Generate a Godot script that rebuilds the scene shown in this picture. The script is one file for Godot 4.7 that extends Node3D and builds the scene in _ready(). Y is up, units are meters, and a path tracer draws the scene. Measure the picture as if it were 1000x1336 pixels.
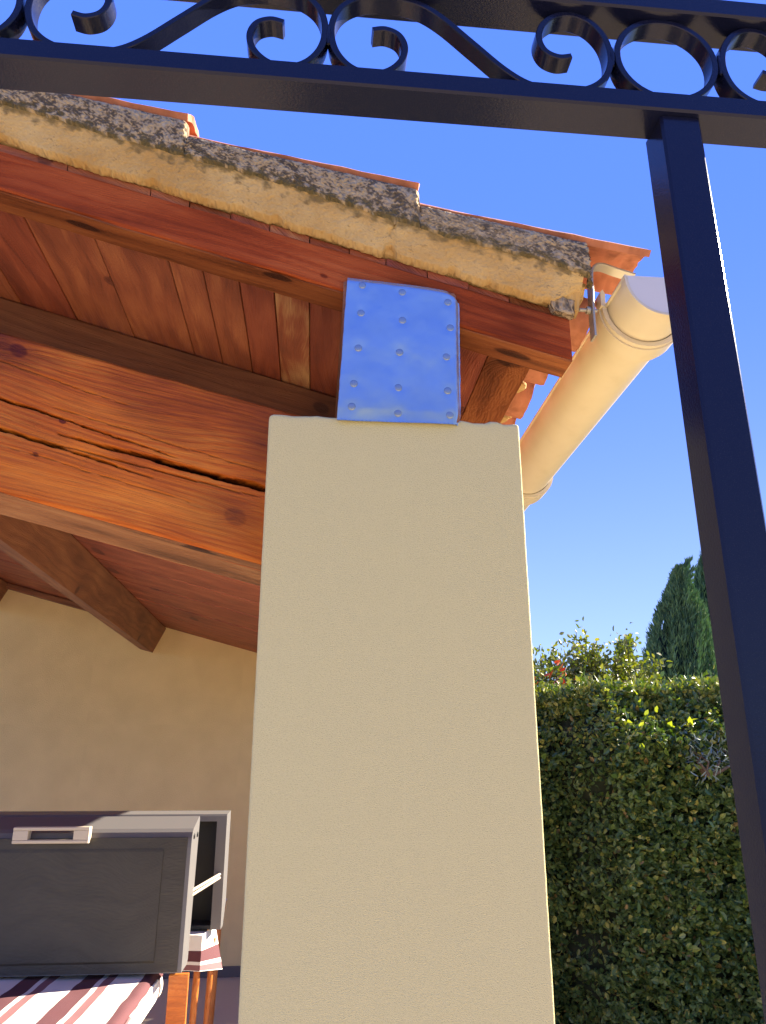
extends Node3D

const SLOPE := 0.285          # fall of the roof, metres per metre towards +x
const CEIL := 2.588           # underside of the front ceiling boards at x = 0
const CEIL_REAR := 2.326      # underside of the rear ceiling at x = 0
const SLOPE_REAR := 0.265

var rng := RandomNumberGenerator.new()
var taken := {}
var M := {}

# ---------------------------------------------------------------- naming
func numbered(called: String) -> String:
	var k: int = taken.get(called, 0)
	taken[called] = k + 1
	return called if k == 0 else "%s_%03d" % [called, k]

func tag(o: Node, label: String, category := "", group := "") -> Node:
	o.set_meta("label", label)
	if category: o.set_meta("category", category)
	if group: o.set_meta("group", group)
	return o

func thing(called: String, label: String, category: String, at := Vector3.ZERO, group := "") -> Node3D:
	var o := Node3D.new()
	o.name = numbered(called)
	add_child(o, true)
	o.position = at
	tag(o, label, category, group)
	return o

func mesh_node(called: String, mesh: Mesh, material: Material, parent: Node, at := Vector3.ZERO) -> MeshInstance3D:
	var o := MeshInstance3D.new()
	o.mesh = mesh
	o.material_override = material
	o.cast_shadow = GeometryInstance3D.SHADOW_CASTING_SETTING_ON
	if parent == self:
		o.name = numbered(called)
	else:
		var key := str(parent.get_instance_id()) + called
		var k: int = taken.get(key, 0)
		taken[key] = k + 1
		o.name = called if k == 0 else "%s_%03d" % [called, k]
	parent.add_child(o, true)
	o.position = at
	return o

func obj(called: String, st: SurfaceTool, material: Material, parent: Node, at := Vector3.ZERO) -> MeshInstance3D:
	return mesh_node(called, finish(st), material, parent, at)

func structure(called: String, st: SurfaceTool, material: Material) -> MeshInstance3D:
	var o := obj(called, st, material, self)
	o.set_meta("kind", "structure")
	return o

# ---------------------------------------------------------------- shapes
func begin() -> SurfaceTool:
	var st := SurfaceTool.new()
	st.begin(Mesh.PRIMITIVE_TRIANGLES)
	return st

func finish(st: SurfaceTool) -> ArrayMesh:
	st.index()
	st.generate_normals()
	return st.commit()

func tri(st: SurfaceTool, a: Vector3, b: Vector3, c: Vector3, ua: Vector2, ub: Vector2, uc: Vector2) -> void:
	st.set_uv(ua); st.add_vertex(a)
	st.set_uv(ub); st.add_vertex(b)
	st.set_uv(uc); st.add_vertex(c)

# Skins a row of rings (each a list of points). u runs along the row, v round the ring, both in metres times `uvs`.
func loft(st: SurfaceTool, rings: Array, smooth := false, closed := true, caps := true, uvs := Vector2.ONE, off := Vector2.ZERO) -> void:
	var n: int = rings[0].size()
	var m := n if closed else n - 1
	var vs := [0.0]
	for j in m:
		vs.append(vs[j] + rings[0][j].distance_to(rings[0][(j + 1) % n]))
	var u := 0.0
	for i in rings.size() - 1:
		var du: float = (rings[i][0] as Vector3).distance_to(rings[i + 1][0])
		st.set_smooth_group(0 if smooth else -1)
		for j in m:
			var k := (j + 1) % n
			var a: Vector3 = rings[i][j]; var b: Vector3 = rings[i][k]
			var c: Vector3 = rings[i + 1][k]; var d: Vector3 = rings[i + 1][j]
			var ua := Vector2(u, vs[j]) * uvs + off; var ub := Vector2(u, vs[j + 1]) * uvs + off
			var uc := Vector2(u + du, vs[j + 1]) * uvs + off; var ud := Vector2(u + du, vs[j]) * uvs + off
			tri(st, a, b, c, ua, ub, uc)
			tri(st, a, c, d, ua, uc, ud)
		u += du
	if caps and closed:
		st.set_smooth_group(-1)
		for e in [0, rings.size() - 1]:
			var r: Array = []
			for p in rings[e]: r.append(p)
			var mid := Vector3.ZERO
			for p in r: mid += p
			mid /= n
			var ax: Vector3 = (r[1] - r[0]).normalized()
			var nn: Vector3 = (r[1] - mid).cross(r[0] - mid)
			if nn.length() < 1e-9: nn = Vector3.UP
			var ay: Vector3 = nn.normalized().cross(ax)
			for j in n:
				var p: Vector3 = r[j]; var q: Vector3 = r[(j + 1) % n]
				var up := Vector2((p - mid).dot(ax), (p - mid).dot(ay)) * uvs + off
				var uq := Vector2((q - mid).dot(ax), (q - mid).dot(ay)) * uvs + off
				if e == 0: tri(st, mid, q, p, off, uq, up)
				else: tri(st, mid, p, q, off, up, uq)

# a rectangle with chamfered corners, as (z, y) pairs
func chamfered(z0: float, z1: float, y0: float, y1: float, b: float) -> Array:
	return [Vector2(z0 + b, y0), Vector2(z1 - b, y0), Vector2(z1, y0 + b), Vector2(z1, y1 - b), Vector2(z1 - b, y1), Vector2(z0 + b, y1), Vector2(z0, y1 - b), Vector2(z0, y0 + b)]

# a (z, y) outline run along x from x0 to x1, falling by `slope` per metre, its faces a little uneven
func run_x(st: SurfaceTool, outline: Array, x0: float, x1: float, slope := 0.0, segs := 1, wob := 0.0, uvs := Vector2.ONE, off := Vector2.ZERO, seed_ := 0) -> void:
	var rings := []
	var nz := FastNoiseLite.new(); nz.seed = seed_; nz.frequency = 1.4
	for i in segs + 1:
		var x := lerpf(x0, x1, float(i) / segs)
		var ring := []
		for j in outline.size():
			var p: Vector2 = outline[j]
			var dy := nz.get_noise_2d(x * 3.0, j * 7.3) * wob if wob > 0.0 else 0.0
			var dz := nz.get_noise_2d(x * 3.0 + 50.0, j * 7.3) * wob if wob > 0.0 else 0.0
			ring.append(Vector3(x, p.y - slope * x + dy, p.x + dz))
		rings.append(ring)
	loft(st, rings, false, true, true, uvs, off)

# an (x, y) outline run along z
func run_z(st: SurfaceTool, outline: Array, z0: float, z1: float, segs := 1, uvs := Vector2.ONE, off := Vector2.ZERO, smooth := false, closed := true, skew := 0.0) -> void:
	var rings := []
	for i in segs + 1:
		var t := float(i) / segs
		var ring := []
		for p in outline: ring.append(Vector3(p.x + skew * t, p.y, lerpf(z0, z1, t)))
		rings.append(ring)
	loft(st, rings, smooth, closed, closed, uvs, off)

# an (x, z) outline run upwards
func half_shell(st: SurfaceTool, ro: float, ri: float, a0: float, a1: float, z0: float, z1: float) -> void:
	var o := arc(0, 0, ro, a0, a1, 30); var n := arc(0, 0, ri, a0, a1, 30)
	var uv := Vector2.ZERO
	for k in 30:
		for skin in [[o, 1], [n, 2]]:
			st.set_smooth_group(skin[1])
			var p: Vector2 = skin[0][k]; var q: Vector2 = skin[0][k + 1]
			tri(st, Vector3(p.x, p.y, z0), Vector3(q.x, q.y, z0), Vector3(q.x, q.y, z1), uv, uv, uv)
			tri(st, Vector3(p.x, p.y, z0), Vector3(q.x, q.y, z1), Vector3(p.x, p.y, z1), uv, uv, uv)
		st.set_smooth_group(-1)
		for z in [z0, z1]:
			tri(st, Vector3(o[k].x, o[k].y, z), Vector3(o[k + 1].x, o[k + 1].y, z), Vector3(n[k + 1].x, n[k + 1].y, z), uv, uv, uv)
			tri(st, Vector3(o[k].x, o[k].y, z), Vector3(n[k + 1].x, n[k + 1].y, z), Vector3(n[k].x, n[k].y, z), uv, uv, uv)
	for k in [0, 30]:
		tri(st, Vector3(o[k].x, o[k].y, z0), Vector3(n[k].x, n[k].y, z0), Vector3(n[k].x, n[k].y, z1), uv, uv, uv)
		tri(st, Vector3(o[k].x, o[k].y, z0), Vector3(n[k].x, n[k].y, z1), Vector3(o[k].x, o[k].y, z1), uv, uv, uv)

# an (x, z) outline run upwards
func run_y(st: SurfaceTool, outline: Array, y0: float, y1: float, uvs := Vector2.ONE, off := Vector2.ZERO) -> void:
	var rings := []
	for y in [y0, y1]:
		var ring := []
		for p in outline: ring.append(Vector3(p.x, y, p.y))
		rings.append(ring)
	loft(st, rings, false, true, true, uvs, off)

func box(st: SurfaceTool, lo: Vector3, hi: Vector3, b := 0.002, uvs := Vector2.ONE, off := Vector2.ZERO) -> void:
	run_x(st, chamfered(lo.z, hi.z, lo.y, hi.y, b), lo.x, hi.x, 0.0, 1, 0.0, uvs, off)

func tube(st: SurfaceTool, pts: Array, radii: Array, sides := 8) -> void:
	var rings := []
	for i in pts.size():
		var d: Vector3 = (pts[mini(i + 1, pts.size() - 1)] - pts[maxi(i - 1, 0)]).normalized()
		var a := d.cross(Vector3(0.31, 0.2, 0.93)).normalized()
		var b := d.cross(a)
		var ring := []
		for k in sides:
			var w := TAU * k / sides
			ring.append(pts[i] + (a * cos(w) + b * sin(w)) * radii[i])
		rings.append(ring)
	loft(st, rings, true)

# a sheet: f(s, t) gives the point, s and t from 0 to 1; uv = (s, t) scaled
func sheet(st: SurfaceTool, nu: int, nv: int, f: Callable, uvs := Vector2.ONE, off := Vector2.ZERO) -> void:
	st.set_smooth_group(0)
	var p := []
	for i in nu + 1:
		var row := []
		for j in nv + 1: row.append(f.call(float(i) / nu, float(j) / nv))
		p.append(row)
	for i in nu:
		for j in nv:
			var a := Vector2(float(i) / nu, float(j) / nv) * uvs + off
			var c := Vector2(float(i + 1) / nu, float(j + 1) / nv) * uvs + off
			var b := Vector2(a.x, c.y); var d := Vector2(c.x, a.y)
			tri(st, p[i][j], p[i][j + 1], p[i + 1][j + 1], a, b, c)
			tri(st, p[i][j], p[i + 1][j + 1], p[i + 1][j], a, c, d)

func arc(cx: float, cy: float, r: float, a0: float, a1: float, n: int) -> Array:
	var out := []
	for i in n + 1:
		var w := lerpf(a0, a1, float(i) / n)
		out.append(Vector2(cx + r * cos(w), cy + r * sin(w)))
	return out

func smooth_path(ctrl: Array, per := 8) -> Array:
	var out := []
	for i in ctrl.size() - 1:
		var a: Vector2 = ctrl[maxi(i - 1, 0)]; var b: Vector2 = ctrl[i]
		var c: Vector2 = ctrl[i + 1]; var d: Vector2 = ctrl[mini(i + 2, ctrl.size() - 1)]
		for k in per: out.append(b.cubic_interpolate(c, a, d, float(k) / per))
	out.append(ctrl[-1])
	return out

# a flat bar (thickness th in the plane, z0..z1 across it) bent along a path of (x, y)
func flat_bar(st: SurfaceTool, path: Array, th: float, z0: float, z1: float, ring := false) -> void:
	var rings := []
	var n := path.size()
	for i in n:
		var p: Vector2 = path[i]
		var d: Vector2
		if ring: d = path[(i + 1) % n] - path[(i - 1 + n) % n]
		else: d = path[mini(i + 1, n - 1)] - path[maxi(i - 1, 0)]
		var nn := d.normalized().orthogonal() * th * 0.5
		var e := 0.0008
		var row := []
		var h := th * 0.5
		for q in [[h - e, z1], [h, z1 - e], [h, z0 + e], [h - e, z0], [e - h, z0], [-h, z0 + e], [-h, z1 - e], [e - h, z1]]:
			var w: Vector2 = p + nn.normalized() * q[0]
			row.append(Vector3(w.x, w.y, q[1]))
		rings.append(row)
	if ring: rings.append(rings[0])
	# smooth along the bend, hard across the edges: one strip per side
	for j in 8:
		var strip := []
		for r in rings: strip.append([r[j], r[(j + 1) % 8]])
		st.set_smooth_group(j + 1)
		for i in strip.size() - 1:
			tri(st, strip[i][0], strip[i][1], strip[i + 1][1], Vector2.ZERO, Vector2.ZERO, Vector2.ZERO)
			tri(st, strip[i][0], strip[i + 1][1], strip[i + 1][0], Vector2.ZERO, Vector2.ZERO, Vector2.ZERO)
	if not ring:
		st.set_smooth_group(-1)
		for e in [0, n - 1]:
			for j in range(1, 7):
				tri(st, rings[e][0], rings[e][j], rings[e][j + 1], Vector2.ZERO, Vector2.ZERO, Vector2.ZERO)

# ---------------------------------------------------------------- materials
func srgb(r: float, g: float, b: float) -> Color:
	return Color(r, g, b).linear_to_srgb()

func plain(c: Color, rough := 0.8, metal := 0.0, spec := 0.5) -> StandardMaterial3D:
	var m := StandardMaterial3D.new()
	m.albedo_color = c
	m.roughness = rough
	m.metallic = metal
	m.metallic_specular = spec
	return m

func noise(seed_: int, freq: float, oct := 3, kind := FastNoiseLite.TYPE_SIMPLEX_SMOOTH) -> FastNoiseLite:
	var n := FastNoiseLite.new()
	n.seed = seed_
	n.frequency = freq
	n.noise_type = kind
	n.fractal_octaves = oct
	return n

func noise_tex(seed_: int, freq: float, size := 512, normal := false, bump := 4.0, ramp: Gradient = null, oct := 4) -> NoiseTexture2D:
	var t := NoiseTexture2D.new()
	t.width = size; t.height = size
	t.seamless = true
	t.seamless_blend_skirt = 0.02
	t.noise = noise(seed_, freq, oct)
	t.as_normal_map = normal
	t.bump_strength = bump
	if ramp: t.color_ramp = ramp
	return t

func ramp(stops: Array) -> Gradient:
	var g := Gradient.new()
	var o := PackedFloat32Array(); var c := PackedColorArray()
	for s in stops:
		o.append(s[0]); c.append(s[1])
	g.offsets = o; g.colors = c
	return g

func picture(w: int, h: int, f: Callable) -> Array:
	# f(u, v) returns [Color, height]; gives [albedo texture, normal texture]; u wraps
	var a := Image.create(w, h, false, Image.FORMAT_RGB8)
	var b := Image.create(w, h, false, Image.FORMAT_RGB8)
	for y in h:
		for x in w:
			var u := float(x) / w
			var r: Array = f.call(u, float(y) / h)
			if u > 0.86:
				var q: Array = f.call(u - 1.0, float(y) / h)
				var k := smoothstep(0.86, 1.0, u)
				r = [r[0].lerp(q[0], k), lerpf(r[1], q[1], k)]
			a.set_pixel(x, y, r[0])
			b.set_pixel(x, y, Color(r[1], r[1], r[1]))
	b.bump_map_to_normal_map(3.0)
	return [ImageTexture.create_from_image(a), ImageTexture.create_from_image(b)]

func textured(t: Array, rough := 0.7, bump := 1.0, tint := Color.WHITE, spec := 0.5) -> StandardMaterial3D:
	var m := plain(tint, rough, 0.0, spec)
	m.albedo_texture = t[0]
	m.normal_enabled = true
	m.normal_texture = t[1]
	m.normal_scale = bump
	return m

# wood grain: dark, middle and light are linear colours; u is along the grain
func wood(seed_: int, dark: Color, mid: Color, light: Color, rings: float, knots: Array, w := 1024, h := 256, blotch := 0.5, stains_and_glow: Array = [], extra: Variant = null) -> Array:
	var n1 := noise(seed_, 1.0, 2); var n2 := noise(seed_ + 1, 1.0, 2); var n3 := noise(seed_ + 2, 1.0, 2); var n4 := noise(seed_ + 3, 1.0, 3)
	return picture(w, h, func(u: float, v: float) -> Array:
		var vv := v + n1.get_noise_2d(u * 1.6, v * 1.2) * 0.10
		var kn := 0.0
		for k in knots:
			var dx: float = (u - k[0]) * 4.0; var dv: float = v - k[1]
			var r: float = sqrt(dx * dx + dv * dv) / k[2]
			if r < 5.0:
				vv += signf(dv) * k[2] * 0.9 * exp(-r * 0.9)
				kn = maxf(kn, smoothstep(1.15, 0.75, r) + 0.45 * exp(-r * 0.8))
		var ring := 0.5 + 0.5 * sin(vv * rings * TAU + n2.get_noise_2d(u * 2.2, vv * 5.0) * 4.0)
		ring = pow(ring, 2.0)
		var fine := n3.get_noise_2d(u * 14.0, vv * 150.0)
		var patch := n4.get_noise_2d(u * 3.5, v * 2.0)
		var t := clampf(0.50 - ring * 0.34 + fine * 0.30 + patch * blotch - kn * 0.8, -1.0, 1.0)
		var c := mid.lerp(light, clampf(t - 0.35, 0.0, 1.0) * 1.5) if t > 0.35 else mid.lerp(dark, clampf((0.35 - t) * 1.15, 0.0, 1.0))
		for s in stains_and_glow:
			var du: float = (u - s[0]) / s[2]; var dv2: float = (v - s[1]) / s[3]
			var k2 := exp(-(du * du + dv2 * dv2)) * (0.8 + 0.5 * n4.get_noise_2d(u * 12.0, v * 9.0))
			c = c.lerp(dark * 0.5 if s[4] > 0.0 else light * 1.08, clampf(k2 * absf(s[4]), 0.0, 1.0))  # negative weights paint the warm bounced glow into the wood
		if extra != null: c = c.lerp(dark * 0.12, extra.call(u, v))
		return [c.linear_to_srgb(), clampf(0.5 + fine * 0.35 - ring * 0.15 - kn * 0.15, 0.0, 1.0)])

func make_materials() -> void:
	# plaster of the pillar and of the back wall
	var p := plain(srgb(0.655, 0.575, 0.285), 0.88)
	p.uv1_triplanar = true; p.uv1_world_triplanar = true
	p.uv1_scale = Vector3.ONE * 3.2
	p.normal_enabled = true
	p.normal_texture = noise_tex(11, 0.11, 1024, true, 6.0, null, 3)
	p.normal_scale = 0.55
	p.albedo_texture = noise_tex(12, 0.07, 1024, false, 1.0, ramp([[0.0, Color(0.93, 0.925, 0.91)], [0.42, Color(0.985, 0.983, 0.98)], [1.0, Color(1, 1, 1)]]), 3)
	M.plaster = p
	var w := plain(srgb(0.88, 0.645, 0.30), 0.9)
	w.uv1_triplanar = true; w.uv1_world_triplanar = true
	w.uv1_scale = Vector3.ONE * 0.8
	w.normal_enabled = true
	w.normal_texture = p.normal_texture; w.normal_scale = 0.2
	w.albedo_texture = noise_tex(14, 0.008, 512, false, 1.0, ramp([[0.0, Color(0.96, 0.955, 0.95)], [1.0, Color(1, 1, 1)]]), 4)
	M.wall = w
	M.skirting = plain(srgb(0.13, 0.105, 0.10), 0.7)
	# woods
	var beam_knots := [[0.685, 0.47, 0.018], [0.66, 0.72, 0.014], [0.90, 0.76, 0.055], [0.62, 0.10, 0.045], [0.35, 0.30, 0.03], [0.22, 0.6, 0.04]]
	M.beam = textured(wood(21, Color(0.15, 0.022, 0.005), Color(0.53, 0.115, 0.010), Color(0.74, 0.25, 0.030), 26.0, beam_knots, 1500, 440, 0.60, [[0.965, 0.22, 0.055, 0.28, 1.5], [0.90, 0.76, 0.07, 0.13, 0.7], [0.58, 0.10, 0.07, 0.16, 0.9], [0.80, 0.25, 0.08, 0.18, 0.5], [0.70, 0.04, 0.5, 0.16, 0.30], [0.62, 0.5, 0.05, 0.5, 0.25], [0.80, 0.80, 0.10, 0.10, -0.55], [0.70, 0.62, 0.06, 0.06, -0.4], [0.66, 0.88, 0.07, 0.08, -0.5], [0.73, 0.34, 0.09, 0.06, -0.3]], crack_shade), 0.5, 0.9, Color.WHITE, 0.32)
	M.red = textured(wood(31, Color(0.11, 0.020, 0.006), Color(0.32, 0.056, 0.013), Color(0.47, 0.110, 0.028), 9.0, [[0.3, 0.3, 0.02]], 1024, 256, 0.70, [[0.56, 0.5, 0.05, 0.6, 0.6], [0.72, 0.4, 0.05, 0.5, 0.5], [0.42, 0.5, 0.04, 0.5, 0.4]]), 0.6, 0.7, Color.WHITE, 0.2)
	M.board = textured(wood(41, Color(0.15, 0.038, 0.015), Color(0.34, 0.095, 0.034), Color(0.52, 0.19, 0.065), 4.0, [[0.2, 0.4, 0.08], [0.52, 0.7, 0.06], [0.8, 0.25, 0.07]], 1024, 256, 0.5), 0.55, 0.7)
	M.board_red = textured(wood(45, Color(0.12, 0.026, 0.012), Color(0.29, 0.066, 0.026), Color(0.44, 0.12, 0.045), 5.0, [[0.3, 0.6, 0.06], [0.7, 0.3, 0.08]], 1024, 256, 0.5), 0.55, 0.7)
	M.board_pale = textured(wood(47, Color(0.16, 0.042, 0.018), Color(0.36, 0.10, 0.036), Color(0.66, 0.36, 0.14), 3.0, [[0.4, 0.2, 0.06]], 1024, 256, 0.9), 0.55, 0.7)
	M.brown = textured(wood(51, Color(0.10, 0.036, 0.018), Color(0.24, 0.088, 0.036), Color(0.38, 0.16, 0.065), 8.0, [[0.6, 0.5, 0.06]], 1024, 256, 0.45), 0.6, 0.7)
	M.rough = textured(wood(53, Color(0.07, 0.030, 0.016), Color(0.30, 0.130, 0.055), Color(0.42, 0.21, 0.09), 3.0, [[0.18, 0.4, 0.09], [0.44, 0.6, 0.08], [0.75, 0.4, 0.10]], 1024, 128, 0.7), 0.65, 0.8, Color.WHITE, 0.3)
	M.rough_dark = M.rough.duplicate()
	M.rough_dark.albedo_color = Color(0.88, 0.74, 0.64)
	M.oiled = textured(wood(55, Color(0.22, 0.05, 0.01), Color(0.50, 0.14, 0.02), Color(0.66, 0.24, 0.05), 6.0, [], 512, 128, 0.3), 0.4, 0.5)
	# terracotta
	var t := plain(srgb(0.50, 0.185, 0.095), 0.85)
	t.uv1_triplanar = true; t.uv1_world_triplanar = true; t.uv1_scale = Vector3.ONE * 2.3
	t.albedo_texture = noise_tex(61, 0.012, 512, false, 1.0, ramp([[0.0, Color(0.62, 0.55, 0.5)], [0.35, Color(0.88, 0.86, 0.82)], [0.6, Color(1, 1, 1)], [1.0, Color(1, 0.96, 0.90)]]), 5)
	t.normal_enabled = true; t.normal_texture = noise_tex(62, 0.05, 512, true, 3.0); t.normal_scale = 0.6
	M.tile = t
	# mortar: a weathered grey with black lichen, and the sandier bed under it; u along the verge
	var a1 := noise(71, 1.0, 5); var a2 := noise(72, 1.0, 4); var a3 := noise(73, 1.0, 3); var a4 := noise(74, 1.0, 2, FastNoiseLite.TYPE_CELLULAR)
	M.lichen = textured(picture(2048, 72, func(u: float, v: float) -> Array:
		var big := a1.get_noise_2d(u * 30.0, v * 0.9)
		var mid := a2.get_noise_2d(u * 130.0, v * 3.6)
		var fine := a3.get_noise_2d(u * 420.0, v * 11.5)
		var spots := a4.get_noise_2d(u * 170.0, v * 4.6)
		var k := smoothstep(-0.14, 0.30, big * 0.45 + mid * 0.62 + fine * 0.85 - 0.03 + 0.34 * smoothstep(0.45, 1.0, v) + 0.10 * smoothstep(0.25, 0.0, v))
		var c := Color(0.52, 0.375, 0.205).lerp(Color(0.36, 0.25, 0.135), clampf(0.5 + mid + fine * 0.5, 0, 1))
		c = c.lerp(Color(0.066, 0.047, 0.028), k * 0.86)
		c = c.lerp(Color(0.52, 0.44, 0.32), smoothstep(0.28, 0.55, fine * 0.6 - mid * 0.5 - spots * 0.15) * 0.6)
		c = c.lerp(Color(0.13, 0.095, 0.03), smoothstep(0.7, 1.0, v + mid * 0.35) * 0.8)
		return [c.linear_to_srgb(), clampf(0.5 + fine * 0.5 + mid * 0.4 - k * 0.2, 0, 1)]), 0.95, 1.8)
	M.mortar = textured(picture(2048, 64, func(u: float, v: float) -> Array:
		var big := a1.get_noise_2d(u * 18.0 + 9.0, v * 0.45)
		var mid := a2.get_noise_2d(u * 110.0 + 9.0, v * 2.8)
		var fine := a3.get_noise_2d(u * 500.0 + 9.0, v * 13.0)
		var c := Color(0.48, 0.285, 0.090).lerp(Color(0.60, 0.41, 0.17), clampf(0.45 + big + fine * 0.3 + mid * 0.3, 0, 1))
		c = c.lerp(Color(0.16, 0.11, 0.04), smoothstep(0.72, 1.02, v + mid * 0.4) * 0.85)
		c = c.lerp(Color(0.20, 0.12, 0.05), smoothstep(0.32, 0.5, mid * 0.7 + fine * 0.4) * 0.6)
		return [c.linear_to_srgb(), clampf(0.5 + fine * 0.35 + mid * 0.3, 0, 1)]), 0.95, 1.0)
	# metal plate
	var z := plain(srgb(0.46, 0.535, 0.58), 0.38, 1.0)
	z.albedo_texture = noise_tex(82, 0.007, 512, false, 1.0, ramp([[0.0, Color(0.955, 0.96, 0.97)], [0.55, Color(0.985, 0.985, 0.99)], [1.0, Color(1, 1, 1)]]), 5)
	z.uv1_triplanar = true; z.uv1_scale = Vector3.ONE * 3.0
	M.plate = z
	M.nail = plain(srgb(0.35, 0.39, 0.42), 0.5, 0.95)
	M.steel = plain(srgb(0.42, 0.38, 0.30), 0.5, 0.6)
	# gutter plastic
	var g := plain(srgb(0.66, 0.57, 0.40), 0.42)
	g.uv1_triplanar = true; g.uv1_world_triplanar = true; g.uv1_scale = Vector3.ONE * 1.6
	g.albedo_texture = noise_tex(85, 0.012, 512, false, 1.0, ramp([[0.0, Color(0.94, 0.93, 0.91)], [0.35, Color(0.98, 0.975, 0.97)], [1.0, Color(1, 1, 1)]]), 5)
	M.gutter = g
	M.gutter_cap_skylit = plain(srgb(0.62, 0.58, 0.53), 0.45)  # same plastic as the trough, cool sky light put into its colour
	# powder-coated iron
	var i := plain(srgb(0.050, 0.048, 0.060), 0.22, 0.0, 0.34)
	var navy := Color(0.37, 0.43, 0.69)
	i.albedo_texture = noise_tex(93, 0.22, 1024, false, 1.0, ramp([[0.0, navy], [0.74, navy], [0.86, Color(1, 1, 1)]]), 2)
	i.uv1_triplanar = true; i.uv1_world_triplanar = true; i.uv1_scale = Vector3.ONE * 4.0
	i.normal_enabled = true; i.normal_texture = noise_tex(91, 0.12, 512, true, 3.0, null, 3); i.normal_scale = 0.06
	i.roughness_texture = noise_tex(92, 0.05, 512, false, 1.0, ramp([[0.0, Color(0.8, 0.8, 0.8)], [1.0, Color(1, 1, 1)]]))
	M.iron = i
	# ground
	var d := plain(srgb(0.62, 0.51, 0.37), 0.9)
	d.uv1_triplanar = true; d.uv1_world_triplanar = true; d.uv1_scale = Vector3.ONE * 0.5
	d.albedo_texture = noise_tex(95, 0.02, 512, false, 1.0, ramp([[0.0, Color(0.82, 0.8, 0.78)], [1.0, Color(1, 1, 1)]]), 5)
	M.paving = d
	M.porch_floor = plain(srgb(0.58, 0.47, 0.34), 0.75)
	M.lawn = plain(srgb(0.10, 0.12, 0.045), 0.95)
	# plastic table
	M.case_dark = textured(wood(101, Color(0.022, 0.018, 0.013), Color(0.040, 0.034, 0.025), Color(0.055, 0.047, 0.035), 10.0, [], 512, 256, 0.2), 0.55, 0.15)
	M.case_rim = plain(srgb(0.135, 0.13, 0.135), 0.45)
	M.case_inside = plain(srgb(0.012, 0.013, 0.018), 0.6)
	M.case_handle = plain(srgb(0.52, 0.45, 0.36), 0.5)
	# striped cloth
	var weave := noise(111, 1.0, 2)
	M.cloth = textured(picture(512, 512, func(u: float, v: float) -> Array:
		var c := Color(0.78, 0.77, 0.72)
		if u > 0.06 and u < 0.36: c = Color(0.115, 0.036, 0.046)
		elif u > 0.45 and u < 0.60: c = Color(0.25, 0.115, 0.125)
		var f := 0.5 + 0.5 * sin(u * 512.0 * 0.8) * sin(v * 512.0 * 0.8)
		return [(c * (0.90 + 0.1 * f)).linear_to_srgb(), f]), 0.9, 0.25)

# ---------------------------------------------------------------- leaves
func leaf_mesh(long: float, wide: float, fold: float) -> ArrayMesh:
	var st := begin()
	st.set_smooth_group(-1)
	var a := Vector3(0, 0, 0); var e := Vector3(0, long, -fold * 0.6)
	var l := Vector3(-wide * 0.85, long * 0.27, fold); var r := Vector3(wide * 0.85, long * 0.27, fold)
	var l2 := Vector3(-wide * 0.92, long * 0.66, fold * 0.6); var r2 := Vector3(wide * 0.92, long * 0.66, fold * 0.6)
	var m := Vector3(0, long * 0.5, 0)
	var o := Vector2.ZERO
	tri(st, a, l, m, o, o, o); tri(st, a, m, r, o, o, o)
	tri(st, l, l2, m, o, o, o); tri(st, m, r2, r, o, o, o)
	tri(st, l2, e, m, o, o, o); tri(st, m, e, r2, o, o, o)
	return finish(st)

func leaf_material(rough := 0.45, glow := Color(0.55, 0.60, 0.10)) -> StandardMaterial3D:
	var m := plain(Color.WHITE, rough)
	m.vertex_color_use_as_albedo = true
	m.backlight_enabled = true
	m.backlight = glow
	m.cull_mode = BaseMaterial3D.CULL_DISABLED
	return m

func scatter(called: String, mesh: Mesh, material: Material, spots: Array, tints: Array, parent: Node) -> void:
	var mm := MultiMesh.new()
	mm.transform_format = MultiMesh.TRANSFORM_3D
	mm.use_colors = true
	mm.mesh = mesh
	mm.instance_count = spots.size()
	for k in spots.size():
		mm.set_instance_transform(k, spots[k])
		mm.set_instance_color(k, tints[k])
	var o := MultiMeshInstance3D.new()
	o.multimesh = mm
	o.material_override = material
	o.name = called
	o.set_meta("kind", "stuff")
	parent.add_child(o, true)

func facing(at: Vector3, dir: Vector3, spread: float, size: float) -> Transform3D:
	# a leaf whose blade grows along a random direction near `dir`
	var d := (dir + Vector3(rng.randfn(), rng.randfn(), rng.randfn()) * spread).normalized()
	var s := d.cross(Vector3(rng.randf() - 0.5, rng.randf() - 0.5, rng.randf() - 0.5) + Vector3(0.01, 0, 0)).normalized()
	return Transform3D(Basis(s, d, s.cross(d)).scaled(Vector3.ONE * size), at)

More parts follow.
